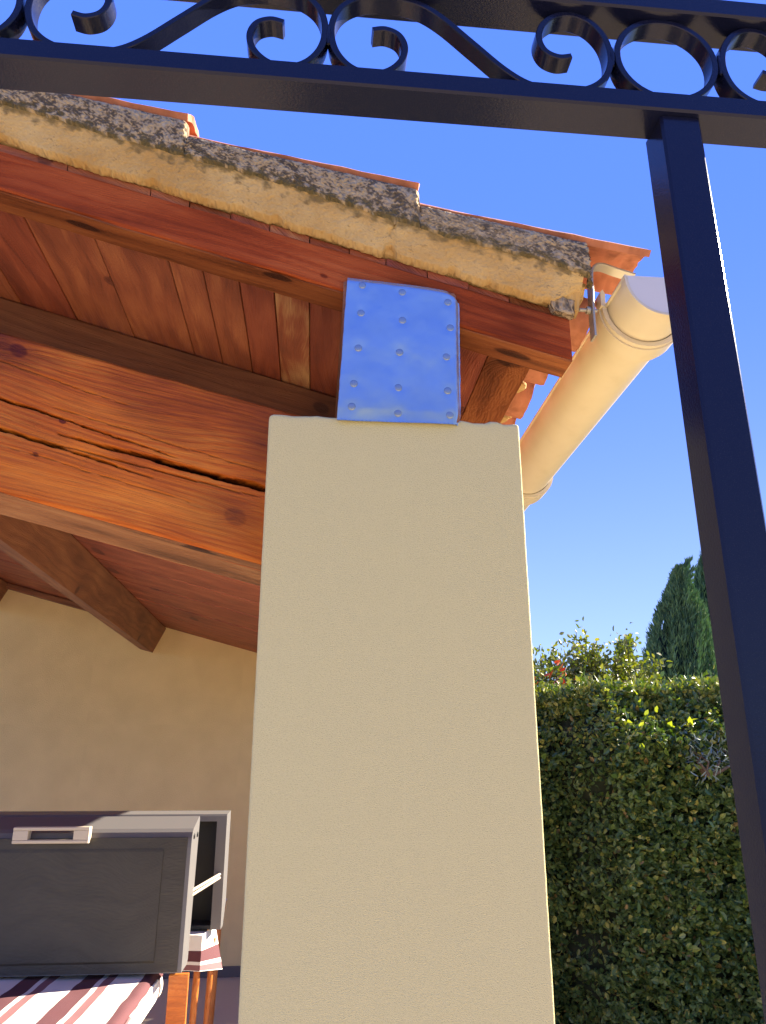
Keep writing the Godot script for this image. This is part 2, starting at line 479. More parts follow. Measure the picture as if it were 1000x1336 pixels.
# ================================================================ the scene
func _ready() -> void:
	rng.seed = 20240611
	# camera
	var cam := Camera3D.new()
	cam.name = "camera"
	cam.fov = 67.27
	cam.near = 0.05
	cam.far = 400.0
	cam.position = Vector3(0, 1.52, 0)
	cam.rotation_degrees = Vector3(18.4, -5.0, 0)
	add_child(cam)
	cam.make_current()
	# sky, exposure
	var sky_mat := ProceduralSkyMaterial.new()
	sky_mat.sky_top_color = Color(0.325, 0.488, 0.95)
	sky_mat.sky_horizon_color = Color(0.745, 0.868, 1.0)
	sky_mat.sky_curve = 0.16
	sky_mat.sun_angle_max = 12.0
	sky_mat.ground_bottom_color = Color(0.35, 0.33, 0.30)
	sky_mat.ground_horizon_color = Color(0.6, 0.65, 0.7)
	var sky := Sky.new()
	sky.sky_material = sky_mat
	var env := Environment.new()
	env.background_mode = Environment.BG_SKY
	env.sky = sky
	env.ambient_light_source = Environment.AMBIENT_SOURCE_SKY
	env.tonemap_mode = Environment.TONE_MAPPER_LINEAR
	env.tonemap_exposure = 4.4
	env.background_energy_multiplier = 0.365
	env.sdfgi_enabled = true
	env.ssao_enabled = true
	env.ssil_enabled = true
	var we := WorldEnvironment.new()
	we.name = "world_environment"
	we.environment = env
	add_child(we)
	# sun: from the right, a little behind the pillar
	var sun := DirectionalLight3D.new()
	sun.name = "sun"
	sun.light_energy = 1.6
	sun.light_color = Color(1.0, 0.945, 0.84)
	sun.light_angular_distance = 0.53
	sun.shadow_enabled = true
	add_child(sun)
	sun.look_at_from_position(Vector3(0.80, 0.55, -0.36) * 20.0, Vector3.ZERO)
	make_materials()
	ground()
	pillar()
	back_wall()
	roof()
	beams()
	plate()
	gutter()
	gate()
	furniture()
	hedge()
	far_plants()

func ground() -> void:
	var st := begin()
	sheet(st, 8, 8, func(s: float, t: float) -> Vector3: return Vector3(lerpf(-120, 120, s), 0.0, lerpf(-160, 80, t)))
	structure("lawn", st, M.lawn)
	st = begin()
	sheet(st, 8, 8, func(s: float, t: float) -> Vector3: return Vector3(lerpf(-9, 3.6, s), 0.006, lerpf(-7.2, 9, t)))
	structure("terrace", st, M.paving)
	st = begin()
	sheet(st, 4, 4, func(s: float, t: float) -> Vector3: return Vector3(lerpf(-5, 1.2, s), 0.012, lerpf(-6.9, -2.1, t)))
	structure("porch_floor", st, M.porch_floor)

func pillar() -> void:
	var st := begin()
	var nz := noise(5, 1.0, 3)
	var x0 := -0.1035; var x1 := 0.398; var z0 := -1.89; var z1 := -1.39
	var r := 0.006
	var outline := []
	for c in [[x1 - r, z1 - r, 0.0], [x0 + r, z1 - r, PI * 0.5], [x0 + r, z0 + r, PI], [x1 - r, z0 + r, PI * 1.5]]:
		for k in 6: outline.append(Vector2(c[0] + r * cos(c[2] + k * PI * 0.1), c[1] + r * sin(c[2] + k * PI * 0.1)))
	var full := []
	for i in outline.size():
		var a: Vector2 = outline[i]; var b: Vector2 = outline[(i + 1) % outline.size()]
		var parts := 1 if a.distance_to(b) < 0.05 else 40
		for k in parts: full.append(a.lerp(b, float(k) / parts))
	var rings := []
	var steps := 180
	for i in steps + 8:
		var y := 2.18 * i / steps
		var inset := 0.0
		if i > steps - 1:
			var k := (i - steps + 1) / 8.0
			y = 2.174 + 0.008 * sin(k * PI * 0.5)
			inset = 0.008 * (1.0 - cos(k * PI * 0.5))
		var ring := []
		for p in full:
			var d: Vector2 = (Vector2(p.x, p.y) - Vector2((x0 + x1) * 0.5, (z0 + z1) * 0.5))
			var n1 := nz.get_noise_3d(p.x * 8.0, y * 8.0, p.y * 8.0) * 0.0003 + nz.get_noise_3d(p.x * 60.0, y * 60.0, p.y * 60.0) * 0.0006 * smoothstep(0.235, 0.25, maxf(absf(d.x), absf(d.y)) if minf(absf(d.x), absf(d.y)) > 0.236 else 0.0)
			var q: Vector2 = p + d.normalized() * (n1 - inset)
			var dy := nz.get_noise_2d(p.x * 26.0 + 9.0, p.y * 26.0) * 0.006 if i >= steps - 1 else 0.0
			ring.append(Vector3(q.x, y + dy, q.y))
		rings.append(ring)
	loft(st, rings, true)
	var o := obj("pillar", st, M.plaster, self)
	tag(o, "square cream rendered pillar in the middle carrying the tiled roof corner", "pillar")

func back_wall() -> void:
	var t := thing("back_wall", "plain beige rendered wall at the back of the covered terrace", "wall", Vector3(0, 0, -6.75))
	var st := begin()
	run_z(st, [Vector2(-5.2, 0.0), Vector2(1.2, 0.0), Vector2(1.2, CEIL_REAR + 0.06 - SLOPE_REAR * 1.2), Vector2(-5.2, CEIL_REAR + 0.06 + SLOPE_REAR * 5.2)], 0.0, -0.25)
	obj("rendered_face", st, M.wall, t)
	st = begin()
	box(st, Vector3(-5.2, 0.012, 0.002), Vector3(1.2, 0.085, 0.016), 0.003)
	tag(obj("skirting", st, M.skirting, t), "dark skirting along the foot of the wall")

func yc(x: float) -> float:
	return CEIL - SLOPE * x

# a half-round tile along +x, narrow end at x = 0; up = +1 cover, -1 channel
func tile_mesh(length: float, r0: float, r1: float, up: float, seed_: int, cut := 0.0) -> ArrayMesh:
	var nz := noise(seed_, 1.0, 3)
	var rings := []
	for i in 15:
		var u := i / 14.0
		var r := lerpf(r0, r1, u)
		var ring := []
		var wob := nz.get_noise_1d(u * 5.0) * 0.003
		for k in 15:
			var w := lerpf(cut, PI - cut, k / 14.0)
			var e := nz.get_noise_2d(u * 7.0, k * 0.6) * 0.0022
			ring.append(Vector3(u * length + (nz.get_noise_1d(k * 2.0) * 0.006 if i == 14 else 0.0), up * ((r + e) * sin(w) - r * sin(cut)) + wob, (r + e) * cos(w)))
		for k in 15:
			var w := lerpf(cut, PI - cut, (14 - k) / 14.0)
			var q := r - 0.015 + nz.get_noise_2d(u * 9.0 + 30.0, k * 0.6) * 0.002
			ring.append(Vector3(u * length + (nz.get_noise_1d(k * 2.0 + 40.0) * 0.006 if i == 14 else 0.0), up * (q * sin(w) - r * sin(cut)) + wob, q * cos(w)))
		rings.append(ring)
	var st := begin()
	# outer skin, inner skin and edges smooth apart from each other
	for part in [[0, 14], [15, 29], [14, 15], [29, 30]]:
		for i in rings.size() - 1:
			st.set_smooth_group(part[0] + 1)
			for j in range(part[0], part[1]):
				var k: int = (j + 1) % 30
				var o := Vector2.ZERO
				tri(st, rings[i][j], rings[i][k], rings[i + 1][k], o, o, o)
				tri(st, rings[i][j], rings[i + 1][k], rings[i + 1][j], o, o, o)
	st.set_smooth_group(-1)
	for e in [0, rings.size() - 1]:
		for j in 14:
			var o := Vector2.ZERO
			tri(st, rings[e][j], rings[e][j + 1], rings[e][29 - j - 1], o, o, o)
			tri(st, rings[e][j], rings[e][29 - j - 1], rings[e][29 - j], o, o, o)
	return finish(st)

func roof() -> void:
	var t := thing("tiled_roof", "sloping terracotta tiled roof with timber lining over the covered terrace", "roof")
	var uvw := Vector2(1.0 / 1.7, 1.0 / 0.30)
	# barge rafter along the verge
	var st := begin()
	var red := chamfered(-1.475, -1.400, CEIL - 0.100, CEIL - 0.001, 0.004)
	run_x(st, red, -3.6, 0.525, SLOPE, 60, 0.004, uvw, Vector2(0.1, 0.0), 3)
	tag(obj("barge_rafter", st, M.red, t), "mahogany red rafter along the open gable edge")
	st = begin()
	run_x(st, chamfered(-1.474, -1.4025, CEIL - 0.1045, CEIL - 0.1003, 0.0015), -3.6, 0.523, SLOPE, 80, 0.003, Vector2(1.0 / 1.7, 1.0 / 0.12), Vector2(0.3, 0.1), 13)
	tag(obj("rafter_underside", st, M.rough_dark, t), "unpainted brown underside of the red rafter")
	# inner rafter where the front boards end
	st = begin()
	run_x(st, chamfered(-2.17, -2.085, CEIL - 0.33, CEIL - 0.002, 0.004), -3.6, 0.30, SLOPE, 30, 0.004, uvw, Vector2(0.4, 0.3), 4)
	tag(obj("rafter", st, M.brown, t), "brown rafter behind the big cracked beam")
	# front ceiling boards, side by side, their ends showing above the barge rafter
	var edges := [0.505, 0.40, 0.31, 0.22, 0.13, 0.05, -0.037, -0.124, -0.21, -0.30, -0.385, -0.567, -0.74, -0.91, -1.08, -1.24, -1.41, -1.58, -1.75, -1.92, -2.09, -2.26, -2.43, -2.60, -2.77, -2.94, -3.11, -3.28, -3.45, -3.6]
	for k in edges.size() - 1:
		var b: float = edges[k]; var a: float = edges[k + 1]
		st = begin()
		var lift := rng.randf() * 0.002
		var th := 0.022
		var e := 0.0025
		var prof := [Vector2(a + 0.001, yc(a) + e), Vector2(a + e, yc(a) + lift), Vector2(b - e, yc(b) + lift), Vector2(b - 0.001, yc(b) + e), Vector2(b - 0.001, yc(b) + th), Vector2(a + 0.001, yc(a) + th)]
		run_z(st, prof, -1.409 - rng.randf() * 0.008, -2.10, 1, Vector2(1.0 / 1.3, 1.0 / 0.36), Vector2(rng.randf(), rng.randf()))
		var m: Material = [M.board, M.board_red, M.board, M.board_red][rng.randi() % 4]
		if k == 6: m = M.board_pale
		elif k == 0: m = M.rough_dark
		elif k < 6: m = M.board_red
		obj("ceiling_board", st, m, t)
	# eaves boards continue to the back, behind the pillar
	for k in 5:
		var b: float = edges[k]; var a: float = edges[k + 1]
		st = begin()
		run_z(st, [Vector2(a + 0.001, yc(a)), Vector2(b - 0.001, yc(b)), Vector2(b - 0.001, yc(b) + 0.02), Vector2(a + 0.001, yc(a) + 0.02)], -2.103, -6.9, 1, Vector2(1.0 / 1.3, 1.0 / 0.36), Vector2(rng.randf(), rng.randf()))
		obj("ceiling_board", st, M.board_red, t)
	# rear ceiling panels run down the slope
	var zz := [-2.175, -2.6, -3.03, -3.46, -3.92, -4.40, -4.90, -5.48, -6.08, -6.76]
	for k in zz.size() - 1:
		st = begin()
		var lift := rng.randf() * 0.003
		run_x(st, chamfered(zz[k + 1] + 0.007, zz[k] - 0.007, CEIL_REAR + lift, CEIL_REAR + 0.03, 0.012), -4.5, 0.036, SLOPE_REAR, 1, 0.0, Vector2(1.0 / 1.7, 1.0 / 0.9), Vector2(rng.randf(), rng.randf()))
		obj("ceiling_panel", st, M.board_red, t)
	st = begin()
	run_x(st, chamfered(-6.745, -6.68, CEIL_REAR - 0.05, CEIL_REAR - 0.003, 0.003), -4.5, -1.5, SLOPE_REAR, 1, 0.0, uvw)
	obj("ceiling_batten", st, M.brown, t)
	# unseen slab added over the boards to stop sun leaking through
	st = begin()
	run_x(st, chamfered(-7.0, -1.425, CEIL + 0.026, CEIL + 0.062, 0.003), -4.6, 0.14, SLOPE)
	obj("added_deck", st, M.brown, t)
	# tiles along the verge, each lapping over the one below it
	var verge := tile_mesh(0.60, 0.100, 0.116, 1.0, 5, 0.72)
	for k in 8:
		var xe: float = 0.706 - 0.508 * k
		var o := mesh_node("roof_tile", verge, M.tile, t)
		var base := yc(xe) + 0.203
		var ang := atan(SLOPE - 0.090)
		o.rotation.z = -ang
		o.position = Vector3(xe - 0.60 * cos(ang), base + 0.60 * sin(ang), -1.447)
		o.rotation.y = rng.randf_range(-0.008, 0.008)
	# tiles of the eaves: channels that hang over the gutter, covers above them
	var chan := [tile_mesh(0.52, 0.094, 0.078, -1.0, 15), tile_mesh(0.52, 0.094, 0.078, -1.0, 16)]
	var cover := [tile_mesh(0.56, 0.074, 0.088, 1.0, 17), tile_mesh(0.56, 0.074, 0.088, 1.0, 18)]
	var sl := atan(SLOPE)
	for k in 27:
		var zc := -1.55 - 0.2 * k
		var o := mesh_node("roof_tile", chan[k % 2], M.tile, t)
		var xe := (0.62 if k == 0 else 0.598) + rng.randf_range(-0.010, 0.010)
		o.rotation = Vector3(0, rng.randf_range(-0.015, 0.015), -sl)
		o.position = Vector3(xe - 0.52 * cos(sl), yc(xe) + 0.128 + 0.52 * sin(sl), zc)
		if k > 0:
			var c := mesh_node("roof_tile", cover[k % 2], M.tile, t)
			var xc := 0.60 + rng.randf_range(-0.012, 0.012)
			c.rotation = Vector3(0, rng.randf_range(-0.015, 0.015), -sl + 0.06)
			c.position = Vector3(xc - 0.56 * cos(sl - 0.06), yc(xc) + 0.15 + 0.56 * sin(sl - 0.06), zc + 0.1)
	st = begin()
	sheet(st, 10, 540, func(s: float, v: float) -> Vector3:
		var x := lerpf(-4.6, 0.25, s); var z := lerpf(-1.47, -7.0, v)
		return Vector3(x, yc(x) + 0.10 + 0.10 * absf(cos((z + 1.45) * PI / 0.2)) + 0.02 * fposmod(s * 10.0, 1.0), z))
	var field := obj("tile_field", st, M.tile, t)
	field.set_meta("kind", "stuff")
	# mortar that closes the verge under the tiles
	var nz := noise(7, 1.0, 4); var nc := noise(8, 1.0, 2)
	var x0 := -3.6
	var course := func(x: float) -> float:   # how far the tile above has climbed off the slope
		return fposmod((x - 0.198) / 0.508, 1.0)
	var grey_line := func(x: float) -> float:
		return 0.092 + 0.009 * nc.get_noise_1d(x * 3.0) + 0.003 * nc.get_noise_1d(x * 25.0 + 7.0)
	st = begin()
	sheet(st, 1400, 26, func(s: float, v: float) -> Vector3:
		var x := lerpf(x0, 0.578, s)
		var c: float = course.call(x)
		var g: float = grey_line.call(x)
		var top := 0.155 + 0.046 * c
		var w := 1.0 - v                        # 0 at the lower edge
		var y := lerpf(g - 0.006, top, w)
		var z := -1.352 - 0.030 * pow(w, 9.0) - 0.003 * (1.0 - w)
		if v > 0.96: z -= 0.012
		if s > 0.997: z -= 0.03
		var rough := nz.get_noise_2d(x * 22.0, w * 2.4) * 0.0028 + nz.get_noise_2d(x * 130.0, w * 13.0) * 0.0040
		var gap := absf(c - 0.0) if c < 0.5 else 1.0 - c
		rough *= 1.0 - 0.8 * pow(w, 6.0)
		rough -= 0.010 * exp(-pow(gap * 0.508 / 0.004, 2.0)) * (0.3 + w)
		return Vector3(x + nz.get_noise_2d(w * 9.0, x * 9.0) * 0.008 * s, yc(x) + y, z + rough), Vector2(4.18 / 4.2, 1.0))
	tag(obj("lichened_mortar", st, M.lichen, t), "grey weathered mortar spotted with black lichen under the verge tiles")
	st = begin()
	sheet(st, 900, 22, func(s: float, v: float) -> Vector3:
		var x := lerpf(x0, 0.566, s)
		var g: float = grey_line.call(x)
		var w := v                              # 0 at the lower edge
		var low := 0.019 + 0.004 * nc.get_noise_1d(x * 9.0 + 3.0) + 0.0025 * nc.get_noise_1d(x * 90.0) + 0.008 * pow(maxf(0.0, nc.get_noise_1d(x * 13.0 + 90.0)), 2.0) * 4.0
		low += 0.05 * smoothstep(0.47, 0.56, x)
		low += 0.016 * exp(-pow((x - 0.135) / 0.012, 4.0)) * (1.0 + 0.5 * nc.get_noise_1d(x * 160.0))
		var y := lerpf(low, g, w)
		var z := -1.396 + 0.034 * minf(1.0, 0.25 + 0.75 * w)
		if s > 0.997: z -= 0.03
		var rough := nz.get_noise_2d(x * 20.0 + 40.0, w * 2.2) * 0.0022 + nz.get_noise_2d(x * 140.0 + 40.0, w * 12.0) * 0.0022
		rough -= 0.012 * exp(-pow((x - 0.14 - 0.006 * sin(w * 9.0)) / 0.0022, 2.0)) * w
		if w < 0.02: z -= 0.02
		return Vector3(x, yc(x) + y, z + rough), Vector2(4.18 / 4.2, 1.0))
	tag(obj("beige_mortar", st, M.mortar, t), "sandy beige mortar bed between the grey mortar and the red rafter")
	# solid core behind both mortar skins
	st = begin()
	run_x(st, [Vector2(-1.43, 0.026 + CEIL), Vector2(-1.405, 0.030 + CEIL), Vector2(-1.376, 0.09 + CEIL), Vector2(-1.385, 0.165 + CEIL), Vector2(-1.44, 0.17 + CEIL)], x0, 0.55, SLOPE)
	obj("mortar_core", st, M.mortar, t)
	# broken stone at the end of the verge
	st = begin()
	var chunk := noise(9, 1.0, 3)
	sheet(st, 20, 14, func(s: float, v: float) -> Vector3:
		var a := s * TAU; var b := (v - 0.5) * PI
		var d := Vector3(cos(a) * cos(b), sin(b), sin(a) * cos(b))
		var q := Vector3(signf(d.x) * pow(absf(d.x), 0.35), signf(d.y) * pow(absf(d.y), 0.35), signf(d.z) * pow(absf(d.z), 0.35))
		q *= Vector3(0.024, 0.021, 0.012) * (1.0 + 0.35 * chunk.get_noise_3d(d.x * 1.5, d.y * 1.5, d.z * 1.5))
		q.y -= q.x * 0.25
		return Vector3(0.512, yc(0.512) + 0.024, -1.402) + q, Vector2(0.05, 0.5), Vector2(0.3, 0.2))
	obj("stone", st, M.lichen, t)
	# lumps of mortar between the tile ends at the eaves
	for k in 6:
		st = begin()
		var zc := -1.65 - 0.2 * k
		sheet(st, 12, 8, func(s: float, v: float) -> Vector3:
			var a := s * TAU; var b := (v - 0.5) * PI
			var q := Vector3(cos(a) * cos(b), sin(b), sin(a) * cos(b))
			var d := q * Vector3(0.045, 0.018, 0.024) * (1.0 + 0.45 * chunk.get_noise_3d(q.x * 1.8 + k * 3.0, q.y * 1.8, q.z * 1.8))
			return Vector3(0.515, yc(0.515) + 0.072, zc) + d, Vector2(0.1, 0.5), Vector2(k * 0.13, 0.0))
		obj("mortar_lump", st, M.mortar, t)

func beams() -> void:
	# eaves beam on the pillar, its end capped by the metal plate
	var st := begin()
	run_z(st, [Vector2(0.042, 2.176), Vector2(0.272, 2.176), Vector2(0.276, 2.180), Vector2(0.276, 2.470), Vector2(0.272, 2.476), Vector2(0.046, 2.494), Vector2(0.038, 2.490), Vector2(0.038, 2.180)], -1.385, -6.9, 1, Vector2(1.0 / 1.7, 1.0 / 0.3))
	tag(obj("eaves_beam", st, M.brown, self), "brown timber beam behind the riveted metal plate on the pillar top", "beam")
	# the big cracked beam
	var top := 2.248; var bot := 1.886; var ks := 0.262
	st = begin()
	var nz := crack_noise
	var h := top - bot
	sheet(st, 520, 170, func(s: float, v: float) -> Vector3:
		var x := lerpf(-1.75, 0.0, s)
		var y := top - ks * x - v * h
		var z := -1.55 + nz.get_noise_2d(x * 5.0, v * 2.0) * 0.004 + nz.get_noise_2d(x * 6.0, v * 60.0) * 0.0009
		for c in CRACKS: z -= c[5] * in_crack(c, x, v)
		var ee := minf(v, 1.0 - v) * h
		if ee < 0.012: z -= 0.012 - sqrt(maxf(0.0, 0.000144 - pow(0.012 - ee, 2.0)))
		if v < 0.0001 or v > 0.9999: z = -1.61
		return Vector3(x, y, z), Vector2(1.0, 1.0))
	var beam := finish(st)
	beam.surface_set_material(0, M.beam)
	st = begin()
	run_x(st, chamfered(-1.775, -1.605, bot + 0.0005, top - 0.0005, 0.006), -3.6, 0.0, ks, 40, 0.002, Vector2(1.0 / 1.75, 1.0 / 0.5), Vector2(0.06, 0.55), 6)
	run_x(st, chamfered(-1.604, -1.551, bot + 0.012, top - 0.012, 0.004), -3.6, -1.75, ks, 20, 0.002, Vector2(1.0 / 1.75, 1.0 / 0.4), Vector2(0.0, 0.0), 7)
	run_x(st, chamfered(-1.6045, -1.559, bot - 0.0012, bot + 0.006, 0.0015), -3.6, 0.0, ks, 60, 0.0025, Vector2(1.0 / 1.75, 1.0 / 0.12), Vector2(0.2, 0.1), 8)
	st.index(); st.generate_normals(); st.commit(beam)
	beam.surface_set_material(1, M.rough)
	var cb := mesh_node("cracked_beam", beam, null, self)
	tag(cb, "thick orange varnished beam with long cracks sloping down to the pillar", "beam")
	# purlins that run back into the wall
	st = begin()
	run_z(st, [Vector2(-1.255, 2.660), Vector2(-1.352, 2.452), Vector2(-1.455, 2.480), Vector2(-1.358, 2.688)], -1.70, -6.77, 1, Vector2(1.0 / 1.7, 1.0 / 0.4), Vector2.ZERO, false, true, -0.03)
	tag(obj("purlin", st, M.brown, self), "dark brown purlin under the rear ceiling ending in the wall, nearest the pillar", "beam", "purlins under the rear ceiling")
	st = begin()
	run_z(st, [Vector2(-2.60, 3.015), Vector2(-2.70, 2.800), Vector2(-2.80, 2.828), Vector2(-2.70, 3.043)], -1.70, -6.77, 1, Vector2(1.0 / 1.7, 1.0 / 0.4), Vector2(0.3, 0.2), false, true, -0.03)
	tag(obj("purlin", st, M.brown, self), "dark brown purlin at the far left edge below the rear ceiling", "beam", "purlins under the rear ceiling")

const CRACKS := [   # [x0, x1, v0, v1, half width, depth]
	[-1.6, -0.30, 0.27, 0.500, 0.0030, 0.030], [-1.6, -0.345, 0.50, 0.665, 0.0042, 0.045], [-0.56, 0.14, 0.555, 0.535, 0.0058, 0.045], [-0.62, -0.12, 0.625, 0.60, 0.0018, 0.010], [-0.58, -0.10, 0.40, 0.44, 0.0012, 0.006], [-0.9, -0.40, 0.16, 0.26, 0.0012, 0.006], [-0.66, -0.22, 0.72, 0.75, 0.0010, 0.005]]
var crack_noise := noise(23, 1.0, 3)

# how far a point of the beam's face lies inside crack c: 1 in its middle
func in_crack(c: Array, x: float, v: float, wide := 1.0) -> float:
	if x <= c[0] or x >= c[1]: return 0.0
	var k: float = (x - c[0]) / (c[1] - c[0])
	var vc: float = lerpf(c[2], c[3], k) + crack_noise.get_noise_2d(x * 9.0, c[2] * 9.0) * 0.007
	var w: float = c[4] * wide * (0.30 + 0.70 * sin(k * PI)) * (1.0 + 0.3 * crack_noise.get_noise_1d(x * 24.0))
	return exp(-pow((v - vc) * 0.362 / w, 4.0)) * minf(1.0, 6.0 * sin(k * PI))

func crack_shade(u: float, v: float) -> float:  # shade painted into the wood colour inside the cracks
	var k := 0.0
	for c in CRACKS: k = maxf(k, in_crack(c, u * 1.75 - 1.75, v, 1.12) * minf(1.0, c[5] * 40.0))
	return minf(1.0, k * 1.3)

func plate() -> void:
	var t := thing("metal_plate", "dented bluish metal plate nailed over the beam end above the pillar", "plate", Vector3(0.158, 2.17, -1.379))
	var st := begin()
	var nz := noise(33, 1.0, 2)
	var edge := func(s: float, v: float) -> Vector2:   # v = 0 at the foot
		var l := Vector2(lerpf(0.030, 0.046, v) + 0.0008 * nz.get_noise_1d(v * 9.0), lerpf(2.170, 2.500, v))
		var r := Vector2(lerpf(0.275, 0.284, pow(v, 0.5)) + 0.0008 * nz.get_noise_1d(v * 9.0 + 4.0), lerpf(2.170, 2.478, v))
		var p := l.lerp(r, s)
		p.y += v * 0.004 * sin(s * PI)
		# the upper right corner is bent round
		var q := Vector2(0.284, 2.480) - p
		if q.x < 0.035 and q.y < 0.030:
			var a := 1.0 - q.x / 0.035; var b := 1.0 - q.y / 0.030
			p.y -= 0.024 * a * a * b
		return p
	var nails := []
	for row in [0.935, 0.735, 0.500, 0.255, 0.045]:
		for col in [[0.125, 0.0], [0.49, -0.012], [0.895, -0.025]]:
			nails.append(Vector2(col[0] + rng.randf_range(-0.02, 0.02), row + col[1] + rng.randf_range(-0.012, 0.012) + (0.035 if row < 0.1 else 0.0)))
	var point := func(s: float, v: float) -> Vector3:
		var p: Vector2 = edge.call(s, v)
		var z := 0.0028 * nz.get_noise_2d(s * 1.6, v * 1.8) + 0.0004 * nz.get_noise_2d(s * 6.0 + 5.0, v * 7.0)
		for n in nails:
			var d := Vector2((s - n.x) * 0.24, (v - n.y) * 0.32).length()
			z -= 0.0014 * exp(-pow(d / 0.013, 2.0))
		z -= 0.006 * smoothstep(0.10, 0.0, v) * smoothstep(0.11, 0.06, v) * 0.4
		z -= 0.010 * pow(smoothstep(0.93, 1.0, s), 2.0) + 0.006 * pow(smoothstep(0.95, 1.0, v), 2.0)
		return Vector3(p.x - 0.158, p.y - 2.17, z)
	sheet(st, 90, 110, point)
	# folded back edges
	for side in 4:
		sheet(st, 60, 3, func(s: float, v: float) -> Vector3:
			var p: Vector3 = [point.call(s, 1.0), point.call(1.0, s), point.call(s, 0.0), point.call(0.0, s)][side]
			var deep: float = [0.016, 0.030, 0.0022, 0.0022][side]
			return p + Vector3(0.001 * v * sin(s * 40.0), 0, -deep * v))
	var body := obj("sheet", st, M.plate, t)
	for n in nails:
		st = begin()
		var rings := []
		for k in 4:
			var r: float = [0.0078, 0.0078, 0.0060, 0.0015][k]; var z: float = [-0.002, 0.0008, 0.0014, 0.0016][k]
			var ring := []
			for a in 14: ring.append(Vector3(r * cos(TAU * a / 14), r * sin(TAU * a / 14), z))
			rings.append(ring)
		loft(st, rings, true)
		var at: Vector3 = point.call(n.x, n.y)
		obj("nail", st, M.nail, body, at)

func gutter() -> void:
	var t := thing("rain_gutter", "cream plastic half-round rain gutter hanging along the tiled eaves", "gutter", Vector3(0.725, 2.515, 0))
	var R := 0.085
	var st := begin()
	half_shell(st, R, R - 0.0032, PI, TAU, -1.352, -6.95)
	tube(st, [Vector3(R + 0.003, 0.003, -1.352), Vector3(R + 0.003, 0.003, -6.95)], [0.0065, 0.0065], 10)
	tube(st, [Vector3(-R - 0.001, 0.003, -1.352), Vector3(-R - 0.001, 0.003, -6.95)], [0.0045, 0.0045], 8)
	obj("trough", st, M.gutter, t)
	# closed front end: a half disc with a lip round it
	st = begin()
	var disc := arc(0, 0, R - 0.004, PI, TAU, 28)
	disc.append_array([Vector2(R - 0.004, 0.006), Vector2(-R + 0.004, 0.006)])
	run_z(st, disc, -1.353, -1.358)
	tag(obj("end_cap", st, M.gutter_cap_skylit, t), "half-round cap closing the near end, sky light painted in as pale grey")
	st = begin()
	half_shell(st, R + 0.0038, R + 0.0004, PI - 0.05, TAU + 0.05, -1.3505, -1.372)
	obj("end_lip", st, M.gutter, t)
	for zc in [[-1.462, -1.535], [-2.48, -2.575]]:
		st = begin()
		half_shell(st, R + 0.0125, R + 0.0022, PI - 0.12, TAU + 0.12, zc[0], zc[1])
		half_shell(st, R + 0.0160, R + 0.0126, PI - 0.10, TAU + 0.10, zc[0] - 0.012, zc[1] + 0.012)
		obj("joint_collar", st, M.gutter, t)
		st = begin()
		run_z(st, [Vector2(-R - 0.016, 0.0), Vector2(-R - 0.006, -0.004), Vector2(-R - 0.004, 0.03), Vector2(-R - 0.009, 0.042), Vector2(-R - 0.015, 0.036)], zc[0] + 0.004, zc[0] - 0.03)
		obj("clip", st, M.gutter, t)
	# steel strap that hooks over the rim
	st = begin()
	var path := smooth_path([Vector2(-0.141, -0.110), Vector2(-0.139, -0.02), Vector2(-0.135, 0.05), Vector2(-0.126, 0.070), Vector2(-0.108, 0.075), Vector2(-0.075, 0.064), Vector2(-0.035, 0.052)], 7)
	flat_bar(st, path, 0.005, -1.436, -1.408)
	var br := obj("strap", st, M.steel, t)
	st = begin()
	tube(st, [Vector3(-0.168, -0.040, -1.421), Vector3(-0.128, -0.040, -1.421)], [0.0042, 0.0042])
	tube(st, [Vector3(-0.152, -0.040, -1.421), Vector3(-0.1435, -0.040, -1.421)], [0.009, 0.009], 6)
	obj("bolt", st, M.steel, br)

